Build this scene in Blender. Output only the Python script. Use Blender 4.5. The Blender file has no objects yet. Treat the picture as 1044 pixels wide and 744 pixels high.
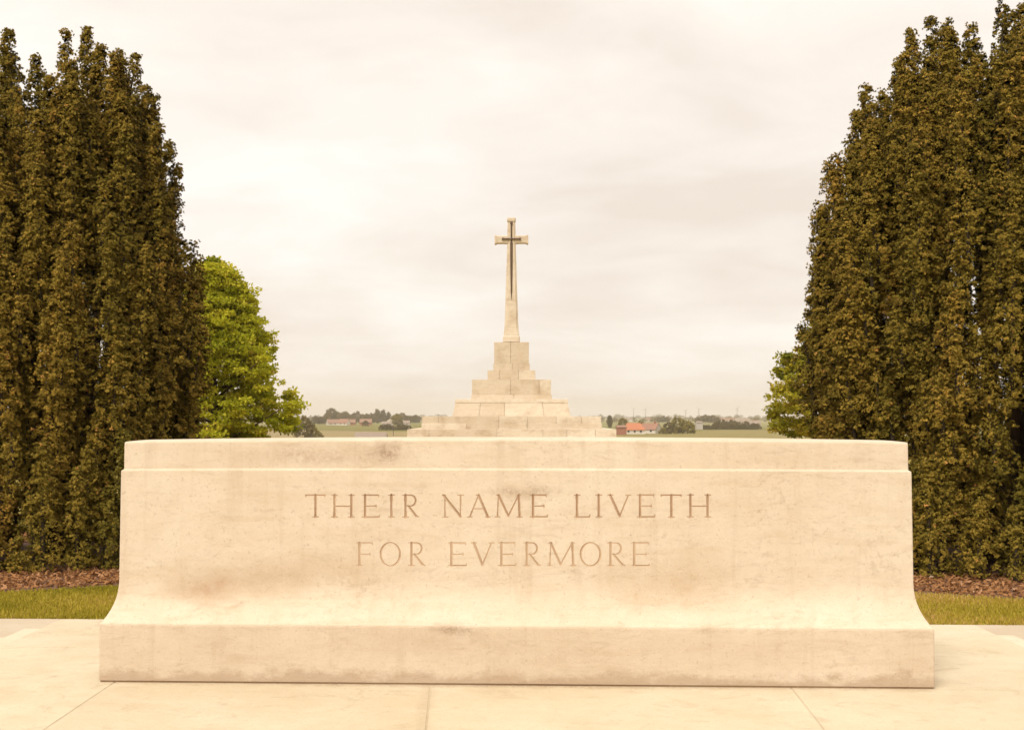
import bpy, math
import numpy as np
from mathutils import Vector

rng = np.random.default_rng(7)
R_ = math.radians
scene = bpy.context.scene
COL = scene.collection

# ------------------------------------------------------------------ camera
F_PX, YAW, U0, V0, CAM_Z = 1395.0, R_(2.44), 462.0, 424.0, 1.18
cam_d = bpy.data.cameras.new('camera')
cam = bpy.data.objects.new('camera', cam_d); COL.objects.link(cam)
cam.location = (0, 0, CAM_Z); cam.rotation_euler = (R_(90), 0, YAW)
cam_d.sensor_width = 36.0; cam_d.lens = 36.0 * F_PX / 1044.0
cam_d.shift_x = (522.0 - U0) / 1044.0; cam_d.shift_y = (V0 - 372.0) / 1044.0
cam_d.clip_end = 30000.0; cam_d.clip_start = 0.05
scene.camera = cam
RV = np.array([math.cos(YAW), math.sin(YAW)]); FV = np.array([-math.sin(YAW), math.cos(YAW)])

def at_z(u, v, z):                      # photo pixel -> point on the level z
    d = (CAM_Z - z) * F_PX / (v - V0)
    p = RV * ((u - U0) / F_PX * d) + FV * d
    return np.array([p[0], p[1], z])
def at_y(u, v, y):                      # photo pixel -> point on the plane Y = y
    k = RV * ((u - U0) / F_PX) + FV
    d = y / k[1]
    return np.array([k[0] * d, y, CAM_Z - (v - V0) / F_PX * d])

# ------------------------------------------------------------------ helpers
def tag(o, label=None, cat=None, group=None, kind=None):
    for k, v in (('label', label), ('category', cat), ('group', group), ('kind', kind)):
        if v: o[k] = v
    return o
def link(name, me, mat=None, parent=None, loc=(0, 0, 0)):
    o = bpy.data.objects.new(name, me); COL.objects.link(o)
    if mat is not None and me is not None: me.materials.append(mat)
    if parent is not None: o.parent = parent
    o.location = loc
    return o
def empty(name, loc=(0, 0, 0), rz=0.0):
    o = bpy.data.objects.new(name, None); COL.objects.link(o)
    o.location = loc; o.rotation_euler = (0, 0, rz); o.empty_display_size = 0.2
    return o
def copy_tree(o, parent=None):
    kids = [c for c in bpy.data.objects if c.parent == o]
    c = o.copy(); COL.objects.link(c)
    if parent is not None: c.parent = parent
    for k in kids: copy_tree(k, c)
    return c
def np_mesh(name, verts, faces, tint=None, smooth=False, soft=None):
    verts = np.asarray(verts, dtype=np.float32); faces = np.asarray(faces, dtype=np.int32)
    n, k = faces.shape
    me = bpy.data.meshes.new(name)
    me.vertices.add(len(verts)); me.vertices.foreach_set('co', verts.ravel())
    me.loops.add(n * k); me.loops.foreach_set('vertex_index', faces.ravel())
    me.polygons.add(n)
    me.polygons.foreach_set('loop_start', np.arange(n, dtype=np.int32) * k)
    if tint is not None:
        a = me.attributes.new('tint', 'FLOAT', 'FACE')
        a.data.foreach_set('value', np.asarray(tint, dtype=np.float32))
    if soft is not None:
        a = me.attributes.new('soft', 'FLOAT_VECTOR', 'FACE')
        a.data.foreach_set('vector', np.asarray(soft, dtype=np.float32).ravel())
    me.polygons.foreach_set('use_smooth', np.full(n, smooth))
    me.update(calc_edges=True)
    return me
class MB:
    """collects simple solids into one mesh"""
    def __init__(s): s.v = []; s.f = []
    def poly(s, pts, faces):
        b = len(s.v); s.v += [tuple(p) for p in pts]; s.f += [[b + i for i in f] for f in faces]
    def box(s, x0, x1, y0, y1, z0, z1, tx=0.0, ty=0.0):   # tx, ty: inset of the top
        s.poly([(x0, y0, z0), (x1, y0, z0), (x1, y1, z0), (x0, y1, z0),
                (x0 + tx, y0 + ty, z1), (x1 - tx, y0 + ty, z1), (x1 - tx, y1 - ty, z1), (x0 + tx, y1 - ty, z1)],
               [[3, 2, 1, 0], [4, 5, 6, 7], [0, 1, 5, 4], [1, 2, 6, 5], [2, 3, 7, 6], [3, 0, 4, 7]])
    def tube(s, pts, radii, n=8):
        pts = [Vector(p) for p in pts]; b = len(s.v)
        for i, p in enumerate(pts):
            t = (pts[min(i + 1, len(pts) - 1)] - pts[max(i - 1, 0)]).normalized()
            a = t.orthogonal().normalized(); c = t.cross(a)
            if abs(t.z) > 0.5:
                a = Vector((1, 0, 0)); a = (a - t * a.dot(t)).normalized(); c = t.cross(a)
            for k in range(n):
                w = 2 * math.pi * k / n
                s.v.append(tuple(p + (a * math.cos(w) + c * math.sin(w)) * radii[i]))
        for i in range(len(pts) - 1):
            for k in range(n):
                s.f.append([b + i * n + k, b + i * n + (k + 1) % n, b + (i + 1) * n + (k + 1) % n, b + (i + 1) * n + k])
        s.f.append([b + k for k in range(n)][::-1]); s.f.append([b + (len(pts) - 1) * n + k for k in range(n)])
    def rings(s, rings):                                  # closed loft of equal rings
        b = len(s.v); n = len(rings[0])
        for r in rings: s.v += [tuple(p) for p in r]
        for i in range(len(rings) - 1):
            for k in range(n):
                s.f.append([b + i * n + k, b + i * n + (k + 1) % n, b + (i + 1) * n + (k + 1) % n, b + (i + 1) * n + k])
        s.f.append([b + k for k in range(n)][::-1]); s.f.append([b + (len(rings) - 1) * n + k for k in range(n)])
    def mesh(s, name, smooth=False):
        me = bpy.data.meshes.new(name); me.from_pydata(s.v, [], s.f)
        me.polygons.foreach_set('use_smooth', np.full(len(me.polygons), smooth)); me.update()
        return me
    def build(s, name, mat, parent=None, smooth=False, bevel=0.0, loc=(0, 0, 0)):
        o = link(name, s.mesh(name, smooth), mat, parent, loc)
        if bevel:
            m = o.modifiers.new('bevel', 'BEVEL'); m.width = bevel; m.segments = 2; m.limit_method = 'ANGLE'
        return o

# ------------------------------------------------------------------ materials
class NT:
    def __init__(s, name):
        s.m = bpy.data.materials.new(name); s.m.use_nodes = True
        s.t = s.m.node_tree; s.n = s.t.nodes; s.l = s.t.links
        s.b = s.n['Principled BSDF']; s.out = s.n['Material Output']
        s.b.inputs['Roughness'].default_value = 0.85
        s.b.inputs['Specular IOR Level'].default_value = 0.25
    def node(s, typ, **kw):
        nd = s.n.new(typ)
        for k, v in kw.items():
            if k in nd.bl_rna.properties: setattr(nd, k, v)
        return nd
    def link(s, a, b): s.l.new(a, b)
    def pos(s, kind='Object'):
        if kind == 'World': return s.node('ShaderNodeNewGeometry').outputs['Position']
        return s.node('ShaderNodeTexCoord').outputs[kind]
    def mapping(s, vec, scale=(1, 1, 1), rot=(0, 0, 0), loc=(0, 0, 0)):
        m = s.node('ShaderNodeMapping'); m.inputs['Scale'].default_value = scale
        m.inputs['Rotation'].default_value = rot; m.inputs['Location'].default_value = loc
        s.link(vec, m.inputs['Vector']); return m.outputs['Vector']
    def noise(s, vec, scale, detail=4, rough=0.55, dist=0.0):
        n = s.node('ShaderNodeTexNoise'); n.inputs['Scale'].default_value = scale
        n.inputs['Detail'].default_value = detail; n.inputs['Roughness'].default_value = rough
        n.inputs['Distortion'].default_value = dist
        s.link(vec, n.inputs['Vector']); return n.outputs['Fac']
    def ramp(s, fac, stops):
        r = s.node('ShaderNodeValToRGB'); e = r.color_ramp.elements
        while len(e) < len(stops): e.new(0.5)
        for el, (p, c) in zip(e, stops):
            el.position = p; el.color = (c, c, c, 1) if isinstance(c, (int, float)) else (*c, 1)
        s.link(fac, r.inputs['Fac']); return r.outputs['Color']
    def math(s, op, a, b=None, clamp=False):
        m = s.node('ShaderNodeMath'); m.operation = op; m.use_clamp = clamp
        for i, x in enumerate((a, b)):
            if x is None: continue
            if isinstance(x, (int, float)): m.inputs[i].default_value = x
            else: s.link(x, m.inputs[i])
        return m.outputs[0]
    def mix(s, fac, a, b, blend='MIX'):
        m = s.node('ShaderNodeMix'); m.data_type = 'RGBA'; m.blend_type = blend
        for sock, x in ((m.inputs[0], fac), (m.inputs[6], a), (m.inputs[7], b)):
            if isinstance(x, (int, float)): sock.default_value = x
            elif isinstance(x, tuple): sock.default_value = (*x, 1)
            else: s.link(x, sock)
        return m.outputs[2]
    def bump(s, h, strength=0.3, dist=0.01, prev=None):
        b = s.node('ShaderNodeBump'); b.inputs['Strength'].default_value = strength
        b.inputs['Distance'].default_value = dist; s.link(h, b.inputs['Height'])
        if prev is not None: s.link(prev, b.inputs['Normal'])
        return b.outputs['Normal']
    def color(s, c):
        if isinstance(c, tuple): s.b.inputs['Base Color'].default_value = (*c, 1)
        else: s.link(c, s.b.inputs['Base Color'])
    def normal(s, n): s.link(n, s.b.inputs['Normal'])
    def blotch(s, vec, c, r, warp=0.35, scale=5.0):     # soft stain of its own shape, 0..1
        n = s.node('ShaderNodeTexNoise'); n.inputs['Scale'].default_value = scale; n.inputs['Detail'].default_value = 5
        s.link(vec, n.inputs['Vector'])
        sub = s.node('ShaderNodeVectorMath'); sub.operation = 'SUBTRACT'; s.link(vec, sub.inputs[0]); sub.inputs[1].default_value = c
        dv = s.node('ShaderNodeVectorMath'); dv.operation = 'DIVIDE'; s.link(sub.outputs[0], dv.inputs[0]); dv.inputs[1].default_value = r
        ln = s.node('ShaderNodeVectorMath'); ln.operation = 'LENGTH'; s.link(dv.outputs[0], ln.inputs[0])
        d = s.math('ADD', ln.outputs['Value'], s.math('MULTIPLY', s.math('SUBTRACT', n.outputs['Fac'], 0.5), warp * 4))
        fine = s.node('ShaderNodeTexNoise'); fine.inputs['Scale'].default_value = scale * 5; fine.inputs['Detail'].default_value = 6; fine.inputs['Roughness'].default_value = .7
        s.link(vec, fine.inputs['Vector'])
        f2 = s.math('MULTIPLY', s.math('SUBTRACT', fine.outputs['Fac'], .34), 4.0 if scale > 8 else 2.2, True)
        return s.math('MULTIPLY', s.math('POWER', s.math('SUBTRACT', 1.0, d, True), 1.1), s.math('ADD', .15 if scale > 8 else .5, s.math('MULTIPLY', f2, .85 if scale > 8 else .5)))

def stone_mat(name, base, dark, rust, grime_z=None, stains=(), fine=1.0, joint=None):
    m = NT(name); p = m.pos('World')
    big = m.noise(p, 1.3, 5, 0.6, 0.4)
    c = m.mix(m.ramp(big, [(0.33, 0.0), (0.72, 1.0)]), base, dark)
    streak = m.noise(m.mapping(p, (1.2, 1.2, 9.0), (0, R_(16), 0)), 2.2, 6, 0.62, 0.6)
    c = m.mix(m.math('MULTIPLY', m.ramp(streak, [(0.5, 0.0), (0.74, 1.0)]), 0.42), c, rust)
    vein = m.noise(m.mapping(p, (1, 1, 3.4), (0, R_(-24), 0)), 5.0, 8, 0.7, 1.2)
    c = m.mix(m.math('MULTIPLY', m.ramp(vein, [(0.55, 0.0), (0.72, 1.0)]), 0.30 * fine), c, (0.30, 0.21, 0.13))
    speck = m.noise(p, 70.0, 3, 0.6)
    c = m.mix(m.math('MULTIPLY', m.ramp(speck, [(0.60, 0.0), (0.72, 1.0)]), 0.32 * fine), c, (0.28, 0.19, 0.12))
    patch = m.math('MULTIPLY', m.ramp(m.noise(p, 2.1, 4, 0.5), [(0.58, 0.0), (0.72, 1.0)]), m.ramp(m.noise(p, 26, 4, 0.7), [(0.52, 0.0), (0.66, 1.0)]))
    c = m.mix(m.math('MULTIPLY', patch, 0.34 * fine), c, (0.26, 0.17, 0.10))
    if stains and not joint:                              # rain streaks below the arris
        rain = m.noise(m.mapping(p, (9, 9, .55)), 1.5, 5, .65)
        c = m.mix(m.math('MULTIPLY', m.ramp(rain, [(.54, 0.0), (.70, 1.0)]), .20), c, (0.38, 0.265, 0.165))
    for (cc, rr, amt, colr, sc) in stains:
        c = m.mix(m.math('MULTIPLY', m.blotch(p, cc, rr, 0.4, sc), amt), c, colr)
    if grime_z is not None:
        sx = m.node('ShaderNodeSeparateXYZ'); m.link(p, sx.inputs[0])
        h = m.math('ADD', sx.outputs['Z'], m.math('MULTIPLY', m.math('SUBTRACT', m.noise(m.mapping(p, (1, 1, 1.4)), 4.0, 8, 0.78), 0.60), grime_z * 6.5))
        g = m.math('SUBTRACT', 1.0, m.math('DIVIDE', h, grime_z), True)
        c = m.mix(m.math('MULTIPLY', g, 0.42), c, (0.27, 0.165, 0.09))
    if joint:                                             # every block of its own stone
        isl = m.node('ShaderNodeNewGeometry').outputs['Random Per Island']
        c = m.mix(m.math('MULTIPLY', isl, joint * 2), c, (0.36, 0.255, 0.15))
        dr_amt = .42 if joint > .2 else 0.0
        drip = m.noise(m.mapping(p, (1.0, 1.0, 1.5)), 1.3, 6, .7)
        c = m.mix(m.math('MULTIPLY', m.ramp(drip, [(.50, 0.0), (.66, 1.0)]), dr_amt), c, (0.33, 0.23, 0.14))
    m.color(c)
    mott = m.noise(p, 7.0, 8, 0.72, 0.3)
    c2 = m.mix(m.math('MULTIPLY', m.ramp(mott, [(0.42, 0.0), (0.66, 1.0)]), 0.17), c, (0.42, 0.31, 0.195)); m.color(c2)
    n1 = m.bump(m.noise(p, 18.0, 6, 0.6), 0.35, 0.012)
    n2 = m.bump(m.noise(p, 240.0, 3, 0.6), 0.35 * fine, 0.0025, n1)
    m.normal(n2); m.b.inputs['Roughness'].default_value = 0.9
    return m.m

BR = (0.30, 0.17, 0.085)
STAINS = [((-1.38, 6.1, 0.41), (0.26, 0.6, 0.085), 0.85, (0.36, 0.21, 0.115), 4.0),
          ((-1.15, 6.1, 0.46), (0.62, 0.6, 0.12), 0.5, (0.40, 0.27, 0.16), 3.0),
          ((0.72, 6.1, 0.44), (0.42, 0.6, 0.16), 0.6, (0.42, 0.27, 0.15), 4.0),
          ((-0.75, 6.1, 0.50), (0.40, 0.6, 0.10), 0.5, (0.42, 0.27, 0.15), 4.0),
          ((-0.86, 6.1, 1.00), (0.50, 0.6, 0.06), 0.50, (0.30, 0.19, 0.12), 9.0),
          ((-0.55, 6.1, 1.01), (0.10, 0.6, 0.07), 0.75, (0.22, 0.13, 0.08), 16.0),
          ((0.07, 6.1, 0.84), (0.22, 0.6, 0.035), 0.60, (0.24, 0.16, 0.10), 18.0),
          ((-0.25, 6.0, 0.245), (0.12, 0.5, 0.03), 0.8, (0.17, 0.11, 0.06), 22.0),
          ((-0.40, 6.0, 0.20), (0.48, 0.6, 0.11), 0.42, (0.36, 0.22, 0.13), 5.0),
          ((1.40, 6.0, 0.05), (0.05, 0.5, 0.03), 0.8, (0.24, 0.14, 0.06), 12.0),
          ((1.00, 6.0, 0.15), (0.6, 0.6, 0.10), 0.25, (0.40, 0.26, 0.16), 5.0)]
M = {}
M['portland'] = stone_mat('portland_stone', (0.615, 0.530, 0.414), (0.582, 0.482, 0.362), (0.50, 0.372, 0.248), None, STAINS, 1.1)
M['plinth'] = stone_mat('plinth_stone', (0.605, 0.508, 0.392), (0.545, 0.44, 0.324), (0.465, 0.338, 0.228), 0.04, STAINS, 1.1)
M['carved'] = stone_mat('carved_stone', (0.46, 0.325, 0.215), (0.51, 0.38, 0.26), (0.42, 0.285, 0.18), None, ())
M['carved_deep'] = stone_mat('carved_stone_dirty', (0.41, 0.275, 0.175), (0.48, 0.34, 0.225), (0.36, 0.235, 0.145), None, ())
M['paving'] = stone_mat('paving_stone', (0.605, 0.530, 0.395), (0.54, 0.455, 0.31), (0.46, 0.365, 0.225), None,
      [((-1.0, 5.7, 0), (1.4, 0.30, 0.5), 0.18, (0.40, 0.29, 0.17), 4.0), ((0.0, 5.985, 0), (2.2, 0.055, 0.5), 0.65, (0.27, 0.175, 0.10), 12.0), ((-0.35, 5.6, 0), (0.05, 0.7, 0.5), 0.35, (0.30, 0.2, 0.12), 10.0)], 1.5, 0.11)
M['joint'] = stone_mat('joint_mortar', (0.50, 0.42, 0.30), (0.40, 0.32, 0.21), (0.36, 0.27, 0.17))
M['joint_dark'] = stone_mat('dirty_joint', (0.36, 0.25, 0.155), (0.22, 0.14, 0.085), (0.3, 0.19, 0.11))
M['step2'] = stone_mat('step_stone', (0.62, 0.55, 0.42), (0.53, 0.45, 0.315), (0.50, 0.40, 0.26))
M['court'] = stone_mat('court_paving', (0.50, 0.42, 0.315), (0.45, 0.36, 0.26), (0.42, 0.32, 0.21))
M['cross'] = stone_mat('cross_stone', (0.70, 0.625, 0.51), (0.63, 0.54, 0.415), (0.48, 0.365, 0.25), None, [((0.05, 66.0, .84), (1.1, 4, .42), .75, (0.34, 0.235, 0.14), 2.0), ((3.0, 66.0, .9), (.9, 4, .30), .7, (0.36, 0.25, 0.15), 2.5), ((-3.3, 66.0, 1.0), (.25, 4, .35), .8, (0.33, 0.22, 0.13), 3.0), ((1.6, 67.5, 2.3), (.8, 4, .5), .5, (0.40, 0.28, 0.17), 2.0)], 1.0, 0.24)

def plain(name, c, rough=0.8, metal=0.0, var=0.25, scale=3.0):
    m = NT(name); p = m.pos('Object')
    m.color(m.mix(m.noise(p, scale, 4), tuple(x * (1 - var) for x in c), tuple(min(1, x * (1 + var)) for x in c)))
    m.b.inputs['Roughness'].default_value = rough; m.b.inputs['Metallic'].default_value = metal
    return m.m
M['bronze'] = plain('bronze', (0.125, 0.082, 0.055), 0.6, 0.3)
M['twig'] = plain('dead_twigs', (0.045, 0.033, 0.02), 0.95, 0, 0.4, 9)
M['bark'] = plain('bark', (0.10, 0.065, 0.04), 0.9, 0, 0.4, 9)

def leaf_mat(name, stops, trans=0.22, rough=0.6, soft=0.0):
    m = NT(name)
    a = m.node('ShaderNodeAttribute'); a.attribute_name = 'tint'
    c = m.ramp(a.outputs['Fac'], stops)
    m.color(c); m.b.inputs['Roughness'].default_value = rough
    m.b.inputs['Specular IOR Level'].default_value = 0.12
    if soft:                                              # needles round a shoot shade as one tuft
        sa = m.node('ShaderNodeAttribute'); sa.attribute_name = 'soft'
        g = m.node('ShaderNodeNewGeometry')
        s1 = m.node('ShaderNodeVectorMath'); s1.operation = 'SCALE'; m.link(sa.outputs['Vector'], s1.inputs[0]); s1.inputs['Scale'].default_value = soft
        s2 = m.node('ShaderNodeVectorMath'); s2.operation = 'SCALE'; m.link(g.outputs['Normal'], s2.inputs[0]); s2.inputs['Scale'].default_value = 1 - soft
        s3 = m.node('ShaderNodeVectorMath'); s3.operation = 'ADD'; m.link(s1.outputs[0], s3.inputs[0]); m.link(s2.outputs[0], s3.inputs[1])
        s4 = m.node('ShaderNodeVectorMath'); s4.operation = 'NORMALIZE'; m.link(s3.outputs[0], s4.inputs[0])
        m.normal(s4.outputs[0])
    if trans:
        t = m.node('ShaderNodeBsdfTranslucent'); m.link(c, t.inputs['Color'])
        mx = m.node('ShaderNodeMixShader'); mx.inputs[0].default_value = trans
        m.link(m.b.outputs[0], mx.inputs[1]); m.link(t.outputs[0], mx.inputs[2])
        m.link(mx.outputs[0], m.out.inputs['Surface'])
    return m.m
M['yew'] = leaf_mat('yew_foliage', [(0.0, (0.130, 0.108, 0.015)), (0.35, (0.240, 0.175, 0.024)), (0.6, (0.345, 0.228, 0.034)),
                                    (0.85, (0.45, 0.260, 0.045)), (0.93, (0.50, 0.275, 0.05)), (1.0, (0.64, 0.31, 0.09))], 0.15, 0.75, 0.82)
M['maple'] = leaf_mat('maple_foliage', [(0.0, (0.19, 0.21, 0.012)), (0.5, (0.43, 0.42, 0.024)), (0.85, (0.60, 0.53, 0.045)), (1.0, (0.60, 0.47, 0.08))], 0.45)
M['lime'] = leaf_mat('lime_foliage', [(0.0, (0.11, 0.12, 0.014)), (0.5, (0.31, 0.285, 0.022)), (0.85, (0.50, 0.39, 0.035)), (1.0, (0.40, 0.26, 0.06))], 0.35)
M['far_leaf'] = leaf_mat('distant_foliage', [(0.0, (0.075, 0.061, 0.018)), (0.5, (0.145, 0.112, 0.034)), (1.0, (0.22, 0.165, 0.055))], 0.15)
M['far_olive'] = leaf_mat('olive_foliage', [(0.0, (0.11, 0.10, 0.018)), (0.5, (0.22, 0.175, 0.03)), (1.0, (0.31, 0.23, 0.05))], 0.15)
M['grass'] = leaf_mat('grass_blades', [(0.0, (0.20, 0.18, 0.014)), (0.5, (0.42, 0.335, 0.036)), (0.8, (0.50, 0.34, 0.085)), (1.0, (0.56, 0.38, 0.15))], 0.3)
M['chips'] = leaf_mat('bark_chips', [(0.0, (0.14, 0.06, 0.024)), (0.5, (0.31, 0.15, 0.058)), (0.9, (0.40, 0.22, 0.12)), (1.0, (0.46, 0.33, 0.23))], 0.0, 0.9)

# ground material: mown grass near by, a patchwork of fields far off
m = NT('ground_grass'); p = m.pos('World')
near = m.mix(m.noise(p, 2.5, 6, 0.65), (0.19, 0.155, 0.022), (0.36, 0.26, 0.055))
vor = m.node('ShaderNodeTexVoronoi'); vor.inputs['Scale'].default_value = 1.0
m.link(m.mapping(p, (0.0045, 0.0028, 0.0), (0, 0, 0.3)), vor.inputs['Vector'])
sp = m.node('ShaderNodeSeparateColor'); m.link(vor.outputs['Color'], sp.inputs[0])
far = m.ramp(sp.outputs[0], [(0.0, (0.12, 0.14, 0.025)), (0.35, (0.20, 0.18, 0.05)), (0.6, (0.27, 0.21, 0.085)), (0.8, (0.15, 0.155, 0.035)), (1.0, (0.30, 0.22, 0.11))])
far = m.mix(m.math('MULTIPLY', m.noise(p, 0.03, 5), 0.5), far, (0.16, 0.13, 0.04))
sx = m.node('ShaderNodeSeparateXYZ'); m.link(p, sx.inputs[0])
m.color(m.mix(m.math('DIVIDE', m.math('SUBTRACT', sx.outputs['Y'], 200), 150, True), near, far))
m.normal(m.bump(m.noise(p, 60, 4), 0.6, 0.03)); M['ground'] = m.m

def field_mat(name, a, b, rot):
    m = NT(name); p = m.pos('World')
    c = m.mix(m.noise(p, 0.02, 5, 0.6), a, b)
    c = m.mix(m.math('MULTIPLY', m.noise(m.mapping(p, (0.5, 0.01, 0), (0, 0, rot)), 1.0, 2), 0.5), c, tuple(x * 0.75 for x in a))
    m.color(c); return m.m
M['field_green'] = field_mat('crop_field', (0.14, 0.122, 0.016), (0.175, 0.15, 0.022), 0.2)
M['field_tan'] = field_mat('stubble_field', (0.235, 0.18, 0.07), (0.28, 0.205, 0.085), -0.3)
M['field_pale'] = field_mat('meadow', (0.185, 0.155, 0.035), (0.235, 0.18, 0.055), 0.5)
m = NT('bed_soil'); p = m.pos('World')
m.color(m.mix(m.noise(p, 22, 6, 0.7), (0.10, 0.05, 0.032), (0.25, 0.135, 0.085))); m.normal(m.bump(m.noise(p, 30, 5), 0.8, 0.04)); M['soil'] = m.m

# ------------------------------------------------------------------ terrain and paving
GZ = -0.33
def ground_h(x, y):
    r = np.hypot(x * 0.7, np.maximum(y, 0)) 
    t = np.clip((np.maximum(y, np.abs(x) * 0.6) - 28.0) / 330.0, 0, 1)
    return GZ - 7.67 * (t * t * (3 - 2 * t))
rad = np.concatenate([np.linspace(0, 60, 31)[1:], np.geomspace(64, 8000, 70)])
na = 144
ang = np.linspace(0, 2 * math.pi, na, endpoint=False)
X = rad[:, None] * np.cos(ang); Y = rad[:, None] * np.sin(ang)
V = np.stack([X, Y, ground_h(X, Y)], -1).reshape(-1, 3)
V = np.vstack([V, [[0, 0, GZ]]])
fs = []
for i in range(len(rad) - 1):
    k = np.arange(na); k2 = (k + 1) % na
    fs.append(np.stack([i * na + k, (i + 1) * na + k, (i + 1) * na + k2, i * na + k2], -1))
fq = np.vstack(fs)
k = np.arange(na); c0 = len(V) - 1
me = bpy.data.meshes.new('ground')
me.from_pydata(V.tolist(), [], fq.tolist() + [[c0, int(a), int((a + 1) % na)] for a in k])
me.polygons.foreach_set('use_smooth', np.full(len(me.polygons), True)); me.update()
tag(link('ground', me, M['ground']), kind='structure')

def sheet(name, pts, z, mat):
    me = bpy.data.meshes.new(name)
    me.from_pydata([(q[0], q[1], z) for q in pts], [], [list(range(len(pts)))]); me.update()
    return tag(link(name, me, mat), kind='structure')

# paved court round the steps
GRASS_Y = 9.98
sheet('pavement', [(-9, -5), (9, -5), (9, GRASS_Y), (-9, GRASS_Y)], GZ + 0.012, M['court'])

# the stepped platform: slabs with open joints on a mortar bed
SYC = 6.425                                   # centre of the stone
PX, PY0, PY1 = 2.62, 4.975, 7.86
def slab_step(name, x0, x1, y0, y1, zt, zb, cuts, mat=None):
    b = MB(); b.box(x0 + .01, x1 - .01, y0 + .01, y1 - .01, zb, zt - 0.0015)
    o = b.build(name, M['joint']); tag(o, kind='structure')
    s = MB()
    for (xa, xb, ya, yb, sk0, sk1) in cuts:
        g = 0.0042
        s.poly([(xa + g, ya + g, zb + .002), (xb - g, ya + g, zb + .002), (xb - g + sk1, yb - g, zb + .002), (xa + g + sk0, yb - g, zb + .002),
                (xa + g, ya + g, zt), (xb - g, ya + g, zt), (xb - g + sk1, yb - g, zt), (xa + g + sk0, yb - g, zt)],
               [[3, 2, 1, 0], [4, 5, 6, 7], [0, 1, 5, 4], [1, 2, 6, 5], [2, 3, 7, 6], [3, 0, 4, 7]])
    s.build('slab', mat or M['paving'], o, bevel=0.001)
    return o
jl, jm, jr = -1.76, -0.355, 1.215
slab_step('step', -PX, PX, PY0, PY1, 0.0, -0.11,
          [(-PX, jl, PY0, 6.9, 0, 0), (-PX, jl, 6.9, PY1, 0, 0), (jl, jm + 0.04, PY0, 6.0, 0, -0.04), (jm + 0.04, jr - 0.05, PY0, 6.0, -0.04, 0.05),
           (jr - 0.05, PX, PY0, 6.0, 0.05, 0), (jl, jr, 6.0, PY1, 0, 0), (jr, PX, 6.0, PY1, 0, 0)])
T = 0.34
slab_step('step', -PX - T, PX + T, PY0 - T, PY1 + T, -0.11, -0.22,
          [(-PX - T, -1.2, PY0 - T, PY1 + T, 0, 0), (-1.2, 1.2, PY0 - T, PY1 + T, 0, 0), (1.2, PX + T, PY0 - T, PY1 + T, 0, 0)], M['step2'])
slab_step('step', -PX - 2 * T, PX + 2 * T, PY0 - 2 * T, PY1 + 2 * T, -0.22, -0.33,
          [(-PX - 2 * T, -1.5, PY0 - 2 * T, PY1 + 2 * T, 0, 0), (-1.5, 1.0, PY0 - 2 * T, PY1 + 2 * T, 0, 0), (1.0, PX + 2 * T, PY0 - 2 * T, PY1 + 2 * T, 0, 0)])

# ------------------------------------------------------------------ the inscribed stone
HX, HY = 1.83, 0.425
stone = empty('memorial_stone', (0, SYC, 0))
tag(stone, 'large pale limestone altar block carved with THEIR NAME LIVETH FOR EVERMORE', 'memorial stone')
FYW = SYC - HY + 0.095                         # about where the inscribed face is
strokes = []                                   # (x0,z0,x1,z1,w0,w1,line)
def P(u, v): q = at_y(u, v, FYW); return q[0], q[2]
def st(line, u0, v0, u1, v1, w0=2.5, w1=None):
    w1 = w0 if w1 is None else w1
    a = P(u0, v0); b = P(u1, v1); k = 0.00437
    strokes.append((a[0], a[1], b[0], b[1], w0 * k * .86, w1 * k * .86, WORD))
TH, TN, HS = 2.7, 1.35, 3.0                    # stem, hairline, half serif
TOP = {0: 504.6, 1: 553.2}; BOT = {0: 526.8, 1: 576.2}
def serif(l, u, v, hw=HS): st(l, u - hw, v, u + hw, v, 0.9, 1.1); st(l, u, v, u + hw, v, 1.1, 0.9)
def stem(l, u, w=TH, top=True, bot=True):
    t, b = TOP[l], BOT[l]; mid = (t + b) / 2
    st(l, u, t, u, mid, w * 1.12, w * 0.9); st(l, u, mid, u, b, w * 0.9, w * 1.05)
    if top: serif(l, u, t)
    if bot: serif(l, u, b)
def arc(l, cu, cv, ru, rv, a0, a1, n, wf):
    pr = None
    for i in range(n + 1):
        a = a0 + (a1 - a0) * i / n
        q = (cu + ru * math.cos(a), cv - rv * math.sin(a), wf(a))
        if pr: st(l, pr[0], pr[1], q[0], q[1], pr[2], q[2])
        pr = q
def L_T(l, a, b, s):
    t = TOP[l]; st(l, a, t, b, t, TN * 1.1); st(l, a, t + 1.6, a + .5, t, .9, 1.4); st(l, b, t + 1.6, b - .5, t, .9, 1.4); stem(l, s, TH, False)
def L_H(l, a, b): stem(l, a); stem(l, b); m_ = (TOP[l] + BOT[l]) / 2 + .2; st(l, a, m_, b, m_, TN)
def L_E(l, s, r, foot=True):
    t, b = TOP[l], BOT[l]; stem(l, s); m_ = (t + b) / 2
    st(l, s, t, r - 1.2, t, TN * 1.1); st(l, r - 1.2, t, r - 1.0, t + 1.8, 1.4, .8)
    st(l, s, m_, r - 3.5, m_, TN); st(l, r - 3.5, m_ - 1.2, r - 3.5, m_ + 1.2, 1.0)
    if foot: st(l, s, b, r - .5, b, TN * 1.2); st(l, r - .6, b, r + .2, b - 2.0, 1.6, .8)
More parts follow.
